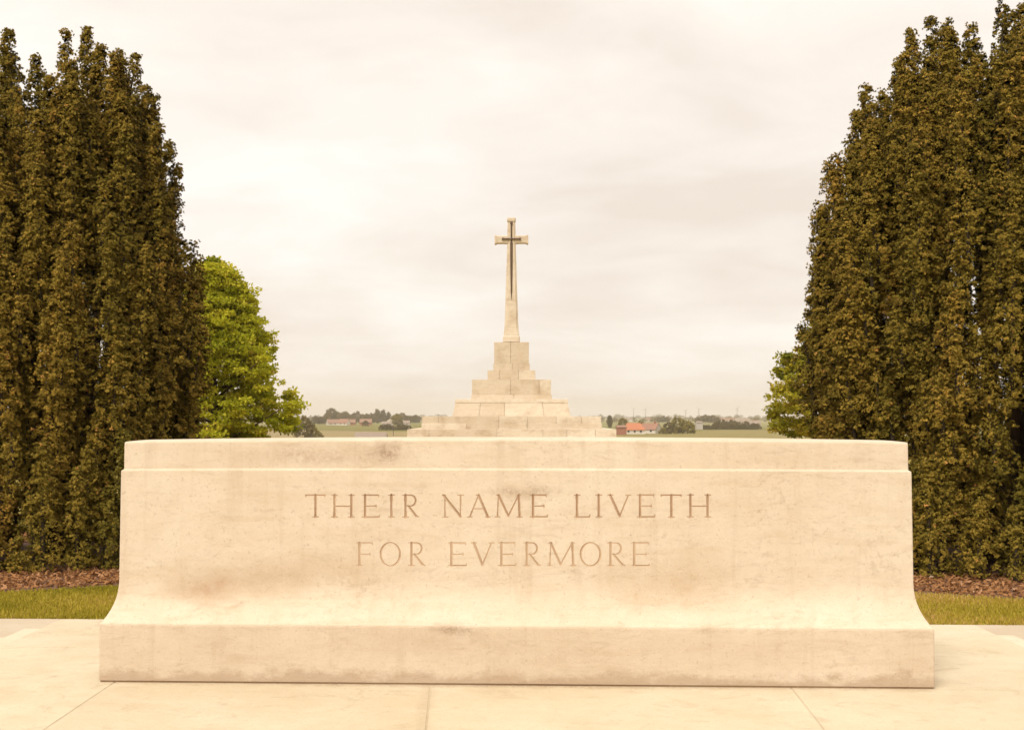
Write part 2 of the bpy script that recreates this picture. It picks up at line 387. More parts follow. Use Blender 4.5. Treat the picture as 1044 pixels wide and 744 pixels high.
def L_R(l, s, r, leg):
    t, b = TOP[l], BOT[l]; stem(l, s); m_ = t + (b - t) * .5
    cv = (t + m_) / 2; rv = (m_ - t) / 2; ru = (r - s) * .5; cu = r - ru
    st(l, s, t, cu, t, TN); arc(l, cu, cv, ru, rv, math.pi / 2, -math.pi / 2, 14, lambda a: TN + (TH * .8 - TN) * max(0, math.cos(a)))
    st(l, s, m_, cu, m_, TN); st(l, cu - 2.2, m_, leg - 1.6, b - .8, 2.0, 2.5); st(l, leg - 1.8, b - .9, leg + 1.2, b, 2.2, .8)
def L_N(l, a, b):
    t, bt = TOP[l], BOT[l]; stem(l, a, 1.5, False); st(l, b, t, b, bt, 1.6, 1.2); serif(l, b, t)
    st(l, a - 1.5, t, b, bt - .6, 2.6); st(l, a - 3, t, a, t, .9, 1.4)
def L_A(l, a, b, ap):
    t, bt = TOP[l], BOT[l]; st(l, ap, t, a + 1, bt, 1.4); st(l, ap, t, b - 1, bt, 2.7); serif(l, a + 1, bt, 2.4); serif(l, b - 1, bt, 2.4)
    v = t + (bt - t) * .62; k_ = .62; st(l, ap + (a + 1 - ap) * k_, v, ap + (b - 1 - ap) * k_, v, 1.1); st(l, ap - 2.4, t, ap + .5, t, .9, 1.4)
def L_M(l, a, b, vx):
    t, bt = TOP[l], BOT[l]; d = 1.0
    st(l, a + d, t, a, bt, 1.4); st(l, a + d, t, vx, bt - 1.2, 2.6, 2.2); st(l, b - d, t, vx, bt - 1.2, 1.4); st(l, b - d, t, b, bt, 2.6)
    serif(l, a, bt, 2.4); serif(l, b, bt, 2.6); st(l, a - 1.2, t, a + 2, t, .9, 1.4); st(l, b - 2, t, b + 1.2, t, 1.4, .9)
def L_V(l, a, b, vx):
    t, bt = TOP[l], BOT[l]; st(l, a + 1.6, t, vx, bt - .8, 2.7); st(l, b - 1.6, t, vx, bt - .8, 1.4); serif(l, a + 1.6, t, 2.6); serif(l, b - 1.6, t, 2.6)
def L_O(l, a, b):
    t, bt = TOP[l], BOT[l]
    arc(l, (a + b) / 2, (t + bt) / 2, (b - a) / 2 - .8, (bt - t) / 2 + .3, .0, 2 * math.pi, 40, lambda q: 1.15 + 1.25 * abs(math.cos(q + .25)) ** 1.4)
WORD = 0
L_T(0, 311.8, 331.4, 321.6); L_H(0, 341, 358.2); L_E(0, 372.2, 387); stem(0, 399); L_R(0, 413.4, 423.8, 426)
WORD = 1
L_N(0, 453.7, 469.5); L_A(0, 478, 498.4, 488); L_M(0, 507.2, 529.8, 518.4); L_E(0, 543.5, 558)
WORD = 2
stem(0, 588.2, TH); st(0, 588.2, 526.8, 601, 526.8, 1.5); st(0, 600.8, 526.8, 601.6, 524.6, 1.6, .8)
stem(0, 610.4); L_V(0, 620.6, 642.2, 631.9); L_E(0, 652.6, 667.6); L_T(0, 674.2, 694.6, 684.5); L_H(0, 704, 721.5)
WORD = 3
L_E(1, 366.5, 380.8, False); L_O(1, 387.4, 408.7); L_R(1, 419.6, 430, 432.5)
WORD = 4
L_E(1, 460.2, 475.6); L_V(1, 481.6, 502.8, 491.9)
L_E(1, 511.2, 526); L_R(1, 537, 547.6, 550); L_M(1, 560.6, 584.4, 571.4); L_O(1, 591.2, 612.8); L_R(1, 622.4, 633, 636); L_E(1, 646.5, 662)

zl = [0.0, 0.006, 0.009, 0.03, 0.10, 0.18, 0.25, 0.258, 0.262]
ins = [0.005, 0.005, 0.0, 0.0, 0.001, 0.001, 0.001, 0.0025, 0.008]
for i in range(1, 27):
    t = i / 26; zl.append(0.262 + 0.215 * t); ins.append(0.008 + 0.082 * (1 - (1 - t) ** 2.7))
tz = [s[1] for s in strokes] + [s[3] for s in strokes]
z_l1 = (P(521, 530)[1], P(521, 501)[1]); z_l2 = (P(521, 580)[1], P(521, 550)[1])
for a_, b_, n_ in ((0.484, z_l2[0] - .01, 6), (z_l2[0] - .008, z_l2[1] + .008, 82), (z_l2[1] + .012, z_l1[0] - .012, 8), (z_l1[0] - .008, z_l1[1] + .008, 82), (z_l1[1] + .012, 0.930, 6)):
    for z in np.linspace(a_, b_, n_):
        zl.append(float(z)); ins.append(0.090 + 0.008 * (z - 0.477) / 0.46)
zl += [0.934, 0.9405, 0.943, 0.98, 1.02, 1.055, 1.0605, 1.0635]; ins += [0.0985, 0.111, 0.112, 0.1125, 0.113, 0.1135, 0.1150, 0.1185]
zl = np.array(zl); ins = np.array(ins)
n_plinth = 9; i_cap = int(np.argmin(np.abs(zl - 0.9405)))
lift = np.interp(zl, [0, 0.6, 0.934, 1.0635], [0, 0, 0.005, 0.011])
# perimeter: front (left to right), right side, back, left side, small round arrises
cols_u = np.unique(np.concatenate([np.linspace(-1, 1, 41), np.linspace(-0.54, 0.53, 980)]))
def perimeter(hx, hy):
    r = 0.007
    pts = [(x, -hy) for x in cols_u * (hx - r)]
    for (cx, cy, a0) in ((hx - r, -hy + r, -90), (hx - r, hy - r, 0), (-hx + r, hy - r, 90), (-hx + r, -hy + r, 180)):
        arcp = [(cx + r * math.cos(R_(a0 + d)), cy + r * math.sin(R_(a0 + d))) for d in (30, 60, 90)]
        pts += arcp
        if a0 == -90: pts += [(hx, y) for y in np.linspace(-hy + r, hy - r, 14)[1:]]
        if a0 == 0: pts += [(x, hy) for x in np.linspace(hx - r, -hx + r, 40)[1:]]
        if a0 == 90: pts += [(-hx, y) for y in np.linspace(hy - r, -hy + r, 14)[1:]]
    return np.array(pts[:-1])
rings = []
for z, i_, lf in zip(zl, ins, lift):
    q = perimeter(HX - i_ * .72, HY - i_)
    u = np.clip(np.abs(q[:, 0]) / (HX - i_ * .72), 0, 1)
    rings.append(np.column_stack([q, z + lf * (1 - u ** 2)]))
RG = np.array(rings); nr, nc, _ = RG.shape; nf = len(cols_u)
# cut the letters: V-grooves sunk into the front face
fx = RG[:, :nf, 0]; fz = RG[:, :nf, 2]
dep = np.zeros(fx.shape); own = np.zeros(fx.shape, int)
for (x0, z0, x1, z1, w0, w1, ln) in strokes:
    wm = max(w0, w1)
    msk = (fx > min(x0, x1) - wm) & (fx < max(x0, x1) + wm) & (fz > min(z0, z1) - wm) & (fz < max(z0, z1) + wm)
    if not msk.any(): continue
    px, pz = fx[msk], fz[msk]; L2 = (x1 - x0) ** 2 + (z1 - z0) ** 2
    t = np.clip(((px - x0) * (x1 - x0) + (pz - z0) * (z1 - z0)) / max(L2, 1e-12), 0, 1)
    d = np.hypot(px - x0 - t * (x1 - x0), pz - z0 - t * (z1 - z0)); hw = (w0 + (w1 - w0) * t) / 2
    v = np.maximum(hw - d, 0) * (1.6 if ln < 3 else 1.15)
    dep[msk] = np.maximum(dep[msk], v); own[msk] = np.where(v > 0, ln + 1, own[msk])
wear = 0.8 + 0.2 * np.sin(fx * 9.0) * np.cos(fz * 31.0)
RG[:, :nf, 1] += np.minimum(dep * wear, 0.0085)
idx = np.arange(nr * nc).reshape(nr, nc)
Q = np.stack([idx[:-1], np.roll(idx, -1, 1)[:-1], np.roll(idx, -1, 1)[1:], idx[1:]], -1)     # (nr-1, nc, 4)
dv = np.zeros((nr, nc)); dv[:, :nf] = dep; ow = np.zeros((nr, nc), int); ow[:, :nf] = own
f_d = np.max(dv.ravel()[Q], -1) > 0.0004; f_l = np.max(ow.ravel()[Q], -1)
VA = RG.reshape(-1, 3)
def part(name, faces, mat, parent):
    used = np.unique(faces); mp = np.zeros(len(VA), int); mp[used] = np.arange(len(used))
    return link(name, np_mesh(name, VA[used], mp[faces]), mat, parent)
rowi = np.arange(nr - 1)[:, None] * np.ones((1, nc), int)
part('mortar_joint', Q[(rowi < 1)], M['joint_dark'], stone)
part('plinth', Q[(rowi >= 1) & (rowi < n_plinth - 1)], M['plinth'], stone)
part('body', Q[(rowi >= n_plinth - 1) & (rowi < i_cap) & ~f_d], M['portland'], stone)
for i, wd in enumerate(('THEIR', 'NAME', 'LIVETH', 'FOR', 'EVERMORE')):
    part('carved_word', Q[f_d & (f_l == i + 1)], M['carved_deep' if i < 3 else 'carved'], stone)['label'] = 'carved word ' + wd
# cap course with its gently domed top
capf = Q[(rowi >= i_cap)]
used = np.unique(capf); mp = np.zeros(len(VA), int); mp[used] = np.arange(len(used))
cv_ = VA[used]; cf_ = mp[capf]
hx_, hy_ = HX - ins[-1] * .72, HY - ins[-1]
gx, gy = np.meshgrid(np.linspace(-1, 1, 49), np.linspace(-1, 1, 17))
gz = zl[-1] + lift[-1] * (1 - gx ** 2) + 0.007 * (1 - gy ** 2) * (1 - 0.6 * gx ** 4)
tv = np.column_stack([(gx * hx_).ravel(), (gy * hy_).ravel(), gz.ravel()])
ti = np.arange(gx.size).reshape(gx.shape) + len(cv_)
tf = np.stack([ti[:-1, :-1], ti[:-1, 1:], ti[1:, 1:], ti[1:, :-1]], -1).reshape(-1, 4)
link('cap', np_mesh('cap', np.vstack([cv_, tv]), np.vstack([cf_, tf])), M['portland'], stone)

# ------------------------------------------------------------------ leaf helpers
def unit(v): return v / np.maximum(np.linalg.norm(v, axis=-1, keepdims=True), 1e-9)
def rand_dirs(n): return unit(rng.normal(size=(n, 3)))
def leaf_quads(base, d, length, width, tint, axis=None):
    """diamond leaves from base along d"""
    n = len(base); side = unit(np.cross(d, rand_dirs(n) if axis is None else axis + .35 * rand_dirs(n)))
    L = np.asarray(length).reshape(-1, 1); W = np.asarray(width).reshape(-1, 1)
    nrm = np.cross(side, d)
    v = np.stack([base, base + d * L * .55 + side * W * .5 + nrm * W * .15, base + d * L, base + d * L * .5 - side * W * .5 + nrm * W * .15], 1).reshape(-1, 3)
    return v, np.arange(n * 4).reshape(n, 4), np.asarray(tint)

# ------------------------------------------------------------------ the two Irish yews
def make_yew(cx, cy, ez, er, seed, label, gaps):
    global rng
    rng = np.random.default_rng(seed)
    sp = []                                                     # base x,y,z, lean x,y, length, radius, tint
    R = er[0] - .19; H = ez[-1]
    def lim_at(z): return np.clip((np.interp(z, ez, er) - .19) / R, .03, 1)
    def ztop(q): return float(np.interp(-(q * R + .14), [-x for x in er], ez))
    n_in = 66
    for i in range(n_in):                                       # tall plumes
        q = math.sqrt((i + .5) / n_in) * 0.93; a = i * 2.39996 + rng.uniform(-.25, .25)
        zt = ztop(q) * rng.uniform(0.95, 1.025); L = rng.uniform(1.6, 2.6)
        sp.append((cx + q * R * math.cos(a), cy + q * R * math.sin(a), zt - L, .10 * math.cos(a), .10 * math.sin(a), L, rng.uniform(.165, .235), rng.normal(.5, .06)))
    ncol = int(2 * math.pi * R / .40); ph0 = rng.uniform(0, 6.28, ncol); cw = rng.uniform(.9, 1.12, ncol); ctint = rng.normal(.5, .05, ncol)
    for kcol in range(ncol):                                      # side plumes stacked in upright columns
        a0 = kcol * 2 * math.pi / ncol + rng.uniform(-.05, .05); top_k = H * rng.uniform(.56, .80)
        for ring in (1.0, .76):
            z = rng.uniform(-.1, .35) - (.2 if ring < 1 else 0)
            while z < top_k:
                lim = float(lim_at(z + .6))
                bulge = 0.88 + 0.12 * min(1, max(z, 0) / (0.22 * H))
                a = a0 + (math.pi / ncol if ring < 1 else 0) + .06 * math.sin(z * 1.6 + ph0[kcol]) + rng.normal(0, .05)
                r0 = R * lim * bulge * ring * (1 + (cw[kcol] - 1) * .7) * rng.uniform(.95, 1.04); L = rng.uniform(.5, 1.05)
                r0 -= .07; ln_ = rng.uniform(.10, .20)
                sp.append((cx + r0 * math.cos(a), cy + r0 * math.sin(a), max(z, GZ + .05), ln_ * math.cos(a), ln_ * math.sin(a), L, rng.uniform(.135, .205) * (.72 + .28 * lim) * cw[kcol], ctint[kcol] + rng.normal(0, .09)))
                z += L * rng.uniform(.36, .58)
    for i in range(int(4 * math.pi * R / .30)):                  # skirt that reaches the ground
        a = i * .30 / R + rng.uniform(-.09, .09); r0 = R * rng.uniform(.92, 1.13)
        sp.append((cx + r0 * math.cos(a), cy + r0 * math.sin(a), GZ + rng.uniform(-.28, -.12), .05 * math.cos(a), .05 * math.sin(a), rng.uniform(.6, 1.5), rng.uniform(.16, .25), rng.normal(.42, .12)))
    sp = np.array(sp)
    # a few gaps where the sky shows between the plumes
    for (gx_, gz0, gz1, gw) in gaps:
        mid = sp[:, 2] + sp[:, 5] * .5
        kill = (np.abs(sp[:, 0] - gx_) < gw) & (mid > gz0) & (mid < gz1) & (np.hypot(sp[:, 0] - cx, sp[:, 1] - cy) > .1)
        sp = sp[~kill]
    # lumps on every plume
    lc, ln, lt, lr = [], [], [], []; ic, it = [], []
    for s in sp:
        area = 2 * math.pi * s[6] * s[5] * .75
        n = int(area / 0.0072)
        t = rng.uniform(0.0, 1.0, n) ** 0.9; a = rng.uniform(0, 2 * math.pi, n)
        prof = np.minimum(1, (t / .22)) ** .6 * np.maximum(1 - np.maximum(t - .30, 0) / .71, 0.05) ** .85
        wob = 1 + .14 * np.sin(3 * a + s[0] * 40 + t * 5) + .10 * np.sin(t * 15 + s[1] * 31 + 2 * a) + .06 * np.sin(7 * a - t * 23)
        r = s[6] * prof * wob * rng.uniform(.80, 1.03, n)
        p = np.column_stack([s[0] + s[3] * t * s[5] + r * np.cos(a), s[1] + s[4] * t * s[5] + r * np.sin(a), s[2] + t * s[5]])
        nn = unit(np.column_stack([np.cos(a), np.sin(a), .35 + .9 * t]))
        lc.append(p); ln.append(nn); lt.append(np.full(n, s[7]) + rng.normal(0, .07, n)); lr.append(np.full(n, min(.055, s[6] * .32)))
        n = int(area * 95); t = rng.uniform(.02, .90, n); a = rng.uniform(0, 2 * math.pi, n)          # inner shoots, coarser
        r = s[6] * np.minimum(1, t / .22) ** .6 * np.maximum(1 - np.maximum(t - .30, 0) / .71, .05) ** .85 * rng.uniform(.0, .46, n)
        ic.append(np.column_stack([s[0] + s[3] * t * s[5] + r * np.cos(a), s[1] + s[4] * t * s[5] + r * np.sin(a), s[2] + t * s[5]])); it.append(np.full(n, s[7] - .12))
    lc = np.vstack(lc); ln = np.vstack(ln); lt = np.concatenate(lt); lr = np.concatenate(lr)
    # drop what is buried in other plumes, thin what faces inwards or away
    inside = np.zeros(len(lc), bool)
    for s in sp:
        tt = (lc[:, 2] - s[2]) / s[5]
        ok = (tt > .08) & (tt < .85)
        d = np.hypot(lc[:, 0] - s[0] - s[3] * tt * s[5], lc[:, 1] - s[1] - s[4] * tt * s[5])
        pr = np.minimum(1, np.maximum(tt, 0) / .22) ** .6 * np.maximum(1 - np.maximum(tt - .30, 0) / .71, .05) ** .85
        inside |= ok & (d < s[6] * pr * .45)
    rad_ = np.stack([lc[:, 0] - cx, lc[:, 1] - cy], 1); rr = np.linalg.norm(rad_, axis=1)
    outw = (ln[:, :2] * rad_).sum(1) / np.maximum(rr, .01)
    keep = ~inside & ((rr > .40 * R) | (lc[:, 2] > .68 * H)) & ((outw > -.25) | (lc[:, 2] > .55 * H))
    back = lc[:, 1] > cy + .25 * R
    keep &= ~back | (rng.uniform(size=len(lc)) < .5)
    keep &= lc[:, 2] > GZ + .04
    lc, ln, lt, lr = lc[keep], ln[keep], lt[keep], lr[keep]
    lsoft = ln
    # sprigs on lumps
    k = 8
    C = np.repeat(lc, k, 0); N = np.repeat(ln, k, 0); Tn = np.repeat(lt, k); Rr = np.repeat(lr, k)
    d = unit(N + .85 * rand_dirs(len(C))); C = C + d * (Rr * rng.uniform(.1, 1.1, len(C)))[:, None]
    d = unit(d + np.array([0, 0, .45])); Tn = Tn + rng.normal(0, .075, len(C))
    orange = rng.uniform(size=len(C)) < .010
    m_ = 9
    B = np.repeat(C, m_, 0); D = np.repeat(d, m_, 0); Tt = np.repeat(Tn, m_) + rng.normal(0, .035, len(B))
    Tt = np.where(np.repeat(orange, m_) & (rng.uniform(size=len(B)) < .6), 1.0, np.clip(Tt, 0, .92))
    tg = rand_dirs(len(B)); tg = unit(tg - D * (tg * D).sum(1, keepdims=True)); th = rng.uniform(.25, 1.45, (len(B), 1))
    dd = unit(D * np.cos(th) + tg * np.sin(th))
    SO = np.repeat(unit(.55 * N + .8 * d), m_, 0)
    v, f, tn = leaf_quads(B, dd, rng.uniform(.018, .028, len(B)), rng.uniform(.009, .013, len(B)), Tt, D)
    ic = np.repeat(np.vstack(ic), 9, 0); it = np.repeat(np.concatenate(it), 9)
    ic = ic + rng.normal(0, .022, ic.shape); up = ic[:, 2] > GZ + .03; ic, it = ic[up], it[up]
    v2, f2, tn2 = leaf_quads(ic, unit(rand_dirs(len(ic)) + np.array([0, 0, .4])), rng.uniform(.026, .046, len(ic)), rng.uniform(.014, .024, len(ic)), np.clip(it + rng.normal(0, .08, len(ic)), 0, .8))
    so2 = unit(np.column_stack([ic[:, 0] - cx, ic[:, 1] - cy, np.full(len(ic), .6)])); SO = np.vstack([SO, so2])
    f = np.vstack([f, f2 + len(v)]); v = np.vstack([v, v2]); tn = np.concatenate([tn, tn2])
    o = empty('yew_tree', (cx, cy, GZ)); tag(o, label, 'tree')
    v = v - np.array([cx, cy, GZ])
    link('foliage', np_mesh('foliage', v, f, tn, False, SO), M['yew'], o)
    b = MB()
    for i in range(9):
        a = i * .7; q = R * .16; s0 = (q * math.cos(a) * .6, q * math.sin(a) * .6, -.1)
        e = R * rng.uniform(.2, .6); hh = H * rng.uniform(.6, .85)
        b.tube([s0, (e * .5 * math.cos(a), e * .5 * math.sin(a), hh * .35), (e * math.cos(a), e * math.sin(a), hh)], [.10, .07, .02], 7)
    b.build('trunk', M['bark'], o, True)
    b = MB()
    for s in sp:                                                # the twiggy core of each plume
        x, y, zb, L, r = s[0] - cx, s[1] - cy, s[2] - GZ, s[5], s[6]
        b.tube([(x, y, zb + .05 * L), (x + s[3] * L * .3, y + s[4] * L * .3, zb + .3 * L), (x + s[3] * L * .6, y + s[4] * L * .6, zb + .6 * L), (x + s[3] * L * .86, y + s[4] * L * .86, zb + .86 * L)],
               [r * .10, r * .13, r * .09, r * .02], 6)
    b.build('branches', M['twig'], o, True)
    return o
make_yew(-4.80, 14.35, [0, 2.3, 2.9, 3.4, 4.3, 4.7, 5.1, 5.42], [1.60, 1.56, 1.42, 1.27, 1.10, .94, .62, .1], 11,
         'dark columnar yew at the left edge beside the leafy green tree', [(-4.85, 2.4, 4.4, .08)])
make_yew(4.97, 14.35, [0, 2.4, 3.1, 4.0, 4.5, 4.9, 5.15, 5.5], [1.92, 1.88, 1.76, 1.50, 1.27, 1.04, .80, .1], 23,
         'dark columnar yew at the right edge, the wider and fuller one', [])

# ------------------------------------------------------------------ lawn and beds
rng = np.random.default_rng(3)
def bed_outline(cx, R2):
    pts = []
    for i in range(64):
        a = 2 * math.pi * i / 64; w = 1 + .025 * math.sin(3 * a + cx) + .015 * math.sin(7 * a)
        pts.append((cx + R2 * 1.05 * w * math.cos(a), 14.35 + R2 * w * math.sin(a)))
    return pts
for cx, R2 in ((-5.3, 3.1), (5.1, 3.2)):
    sheet('bed', bed_outline(cx, R2), GZ + .016, M['soil'])
def in_bed(x, y):
    r = np.zeros(len(x), bool)
    for cx, R2 in ((-5.3, 3.1), (5.1, 3.2)):
        a = np.arctan2((y - 14.35), (x - cx) / 1.05); w = 1 + .025 * np.sin(3 * a + cx) + .015 * np.sin(7 * a)
        r |= np.hypot((x - cx) / 1.05, y - 14.35) < R2 * w
    return r
n = 230000
gx = rng.uniform(-6.8, 6.8, n); gy = rng.uniform(GRASS_Y, 13.2, n)
k = ~in_bed(gx, gy); gx, gy = gx[k], gy[k]
hh = rng.uniform(.018, .045, len(gx))
base = np.column_stack([gx, gy, np.full(len(gx), GZ + .001)])
d = unit(np.column_stack([rng.normal(0, .45, len(gx)), rng.normal(0, .45, len(gx)), np.ones(len(gx))]))
patch = .5 + .22 * np.sin(gx * 2.3 + gy * 1.1) * np.sin(gy * 3.1 - gx * .8) + .16 * np.clip(gx / 5, -1, 1)
v, f, tn = leaf_quads(base, d, hh * 1.2, rng.uniform(.006, .010, len(gx)), np.clip(patch + rng.normal(0, .17, len(gx)), 0, 1))
tag(link('grass', np_mesh('grass', v, f, tn), M['grass']), 'short mown green grass strip behind the stone steps', 'grass', kind='stuff')
for cx, R2, lab in ((-5.3, 3.1, 'reddish bark mulch spread under the left yew'), (5.1, 3.2, 'reddish bark mulch spread under the right yew')):
    n = 26000
    a = rng.uniform(0, 2 * math.pi, n); q = np.sqrt(rng.uniform(.25, 1, n)) * R2 * .985
    w = 1 + .025 * np.sin(3 * a + cx) + .015 * np.sin(7 * a)
    base = np.column_stack([cx + 1.05 * q * w * np.cos(a), 14.35 + q * w * np.sin(a), GZ + .018 + rng.uniform(0, .022, n)])
    d = unit(np.column_stack([rng.normal(size=n), rng.normal(size=n), rng.normal(.12, .3, n)]))
    v, f, tn = leaf_quads(base, d, rng.uniform(.025, .075, n), rng.uniform(.014, .03, n), np.clip(rng.normal(.45, .2, n), 0, 1))
    tag(link('bark_mulch', np_mesh('bark_mulch', v, f, tn), M['chips']), lab, 'mulch', kind='stuff')

# ------------------------------------------------------------------ broadleaf trees
def make_broadleaf(name, loc, R, z0, z1, n_cl, leaves, size, mat, seed, label, flat=.45, cone=.8, cat='tree'):
    global rng
    rng = np.random.default_rng(seed)
    o = empty(name, loc); tag(o, label, cat)
    H = z1 - z0
    t = rng.uniform(0, 1, n_cl) ** .85; a = rng.uniform(0, 2 * math.pi, n_cl)
    env = R * np.minimum(1, (t + .12) / .30) ** .5 * np.maximum(1 - np.maximum(t - .22, 0) / .80, .03) ** cone
    q = np.sqrt(rng.uniform(.12, 1, n_cl))
    lob = 1 + .20 * np.sin(3 * a + 9 * t) + .14 * np.sin(7 * a - 13 * t)
    c = np.column_stack([env * q * lob * np.cos(a), env * q * lob * np.sin(a), z0 + t * H + rng.normal(0, .03 * H, n_cl)])
    clr = R * .15 * rng.uniform(.45, 1.3, n_cl)
    ct = rng.normal(.5, .17, n_cl) 
    C = np.repeat(c, leaves, 0); r = np.repeat(clr, leaves)
    off = rand_dirs(len(C)) * (rng.uniform(0, 1, (len(C), 1)) ** .5) * r[:, None]; off[:, 2] *= flat
    outw = unit(np.column_stack([C[:, 0], C[:, 1], np.zeros(len(C))]))
    d = unit(rand_dirs(len(C)) + .7 * outw + np.array([0, 0, -.15]))
    v, f, tn = leaf_quads(C + off, d, size * rng.uniform(.6, 1.25, len(C)), size * rng.uniform(.45, .85, len(C)), np.clip(np.repeat(ct, leaves) + rng.normal(0, .13, len(C)), 0, 1))
    link('crown', np_mesh('crown', v, f, tn), M[mat], o)
    b = MB()
    b.tube([(0, 0, -.1), (.03 * R, 0, z0 * .6), (-.02 * R, .02 * R, z0 + .4 * H), (0, 0, z0 + .92 * H)], [.075 * R, .06 * R, .04 * R, .006 * R], 8)
    for p_ in c[rng.permutation(n_cl)[:min(n_cl, 90)]]:
        rad0 = math.hypot(p_[0], p_[1]); zs = max(z0 * .7, p_[2] - .5 * rad0)
        b.tube([(0, 0, zs), (p_[0] * .5, p_[1] * .5, (zs + p_[2]) / 2 - .03 * R), tuple(p_)], [.02 * R, .012 * R, .004 * R], 5)
    b.build('trunk', M['bark'], o, True)
    return o
def spot(u, d): p_ = RV * ((u - U0) / F_PX * d) + FV * d; return p_[0], p_[1]
x, y = spot(219, 40); g = float(ground_h(np.array(x), np.array(y)))
make_broadleaf('maple_tree', (x, y, g), 2.18, .5, 40 / F_PX * 150 + CAM_Z - g, 1150, 100, .115, 'maple', 5, 'bright green leafy maple tree beside the left yew', .34, .64)
x, y = spot(858, 40); g = float(ground_h(np.array(x), np.array(y)))
make_broadleaf('lime_tree', (x, y, g), 2.12, .8, 40 / F_PX * 118 + CAM_Z - g, 560, 90, .12, 'lime', 8, 'yellowing broadleaf tree half hidden behind the right yew', .36, .85)

# ------------------------------------------------------------------ the cross on its stepped base
CY = 70.0
cr = empty('memorial_cross', (0, CY, 0)); tag(cr, 'tall stone cross with bronze sword on a pale stepped pyramid base', 'memorial cross')
def ph(hw): return hw * CY / (F_PX + hw)                # half width in metres of a square tier seen hw pixels wide
def pz(v, hw): return CAM_Z - (v - V0) * (CY - ph(hw)) / F_PX
gC = float(ground_h(np.array(0.0), np.array(CY - 6)))
def blocks(b, hw, z0, z1, cuts, batter=0.0, depth=None, proud=None):
    """one course of blocks: a loft per block so that each joint is a real 12 mm groove"""
    w = ph(hw); xs = [-w] + [c * w for c in cuts] + [w]; g = .008
    b.box(-w + .03, w - .03, -w + .03, w - .03, z0, z1 - .02, batter, batter)
    for i in range(len(xs) - 1):
        xa, xb = xs[i] + (g if i else 0), xs[i + 1] - (g if i < len(xs) - 2 else 0)
        la = batter * (1 if i == 0 else xa / -w); lb = batter * (1 if i == len(xs) - 2 else xb / w)
        pd = .004 * ((i * 7 + int(hw)) % 3)
        b.poly([(xa, -w - pd, z0), (xb, -w - pd, z0), (xb, w, z0), (xa, w, z0), (xa + la, -w + batter - pd, z1), (xb - lb, -w + batter - pd, z1), (xb - lb, w - batter, z1), (xa + la, w - batter, z1)],
               [[3, 2, 1, 0], [4, 5, 6, 7], [0, 1, 5, 4], [1, 2, 6, 5], [2, 3, 7, 6], [3, 0, 4, 7]])
tiers = [ # (half width px, top v, bottom v, cuts, batter m)
    (130, 449.5, 462, (-.8, -.3, .25, .7), 0), (106.5, 437.6, 449.5, (-.79, -.14, .30, .53, .80), 0),
    (91, 424.4, 437.6, (-.82, -.14, .18, .50, .78), 0), (60.2, 406.9, 424.4, (-.55, -.12, .55), .18), (41.4, 402.2, 406.9, (.05,), .03),
    (40.2, 386.8, 402.2, (-.02, .70), 0), (24.3, 377.5, 386.8, (-.5, .3), 0), (18.5, 370.4, 377.5, (.05,), 0), (17.7, 348.8, 370.4, (-.05,), .0)]
for (hw, vt, vb, cuts, bat) in tiers:
    b = MB()
    blocks(b, hw, pz(vb, hw) if hw != 130 else gC - .3, pz(vt, hw), cuts, bat)
    if hw == 60.2:                                       # projecting top course
        w = ph(57.6); b.box(-w, w, -w, w, pz(410.4, hw), pz(406.9, hw) + .004)
    if hw == 91:                                         # shallow recess band below the top course
        w = ph(91.8); zt = pz(431.5, hw); b.box(-w, -w * .50, -w, w * .9, pz(437.6, hw), zt); b.box(-w * .14, w * .17, -w, w * .9, pz(437.6, hw), zt - .02); b.box(w * .2, w, -w, w * .9, pz(437.6, hw), zt)
    b.build('base_tier', M['cross'], cr, bevel=.012)
S = CY / F_PX                                            # metres per photo pixel at the cross
def zc(v): return CAM_Z - (v - V0) * S
def octo(hx, hy, z, ch):
    c = ch
    return [(-hx + c, -hy, z), (hx - c, -hy, z), (hx, -hy + c, z), (hx, hy - c, z), (hx - c, hy, z), (-hx + c, hy, z), (-hx, hy - c, z), (-hx, -hy + c, z)]
b = MB()
shaft = [(348.8, 8.7), (343.4, 8.6), (342.8, 8.0), (336, 7.3), (330, 6.9), (300, 5.9), (270, 5.0), (249.3, 4.35)]
b.rings([octo(h * S, h * S * .8, zc(v), h * S * (.34 if v < 342 else .18)) for v, h in shaft])
b.build('shaft', M['cross'], cr, bevel=.006)
b = MB()
b.rings([octo(h * S, h * S * .8, zc(v), h * S * .3) for v, h in ((249.3, 4.35), (240.6, 4.3), (226.5, 3.9))])
b.build('upper_arm', M['cross'], cr)
b = MB(); b.rings([octo(h * S, h * S * .85, zc(v), h * S * .25) for v, h in ((226.5, 4.2), (225.6, 4.5), (223.4, 4.5), (222.6, 4.1))]); b.build('finial', M['cross'], cr)
for sgn in (-1, 1):
    b = MB()
    def arm_ring(u, hz, hy, ch): 
        zc_ = zc(244.8)
        pts = [(u, -hy + ch, zc_ - hz), (u, -hy, zc_ - hz + ch), (u, -hy, zc_ + hz - ch), (u, -hy + ch, zc_ + hz), (u, hy - ch, zc_ + hz), (u, hy, zc_ + hz - ch), (u, hy, zc_ - hz + ch), (u, hy - ch, zc_ - hz)]
        return pts if sgn > 0 else pts[::-1]
    rr = [arm_ring(sgn * uu * S, hz * S, 3.3 * S * hz / 4.2, .9 * S) for uu, hz in ((3.6, 4.2), (14.2, 4.0), (14.8, 4.5), (16.6, 4.9), (17.1, 4.5))]
    b.rings(rr); b.build('arm', M['cross'], cr)
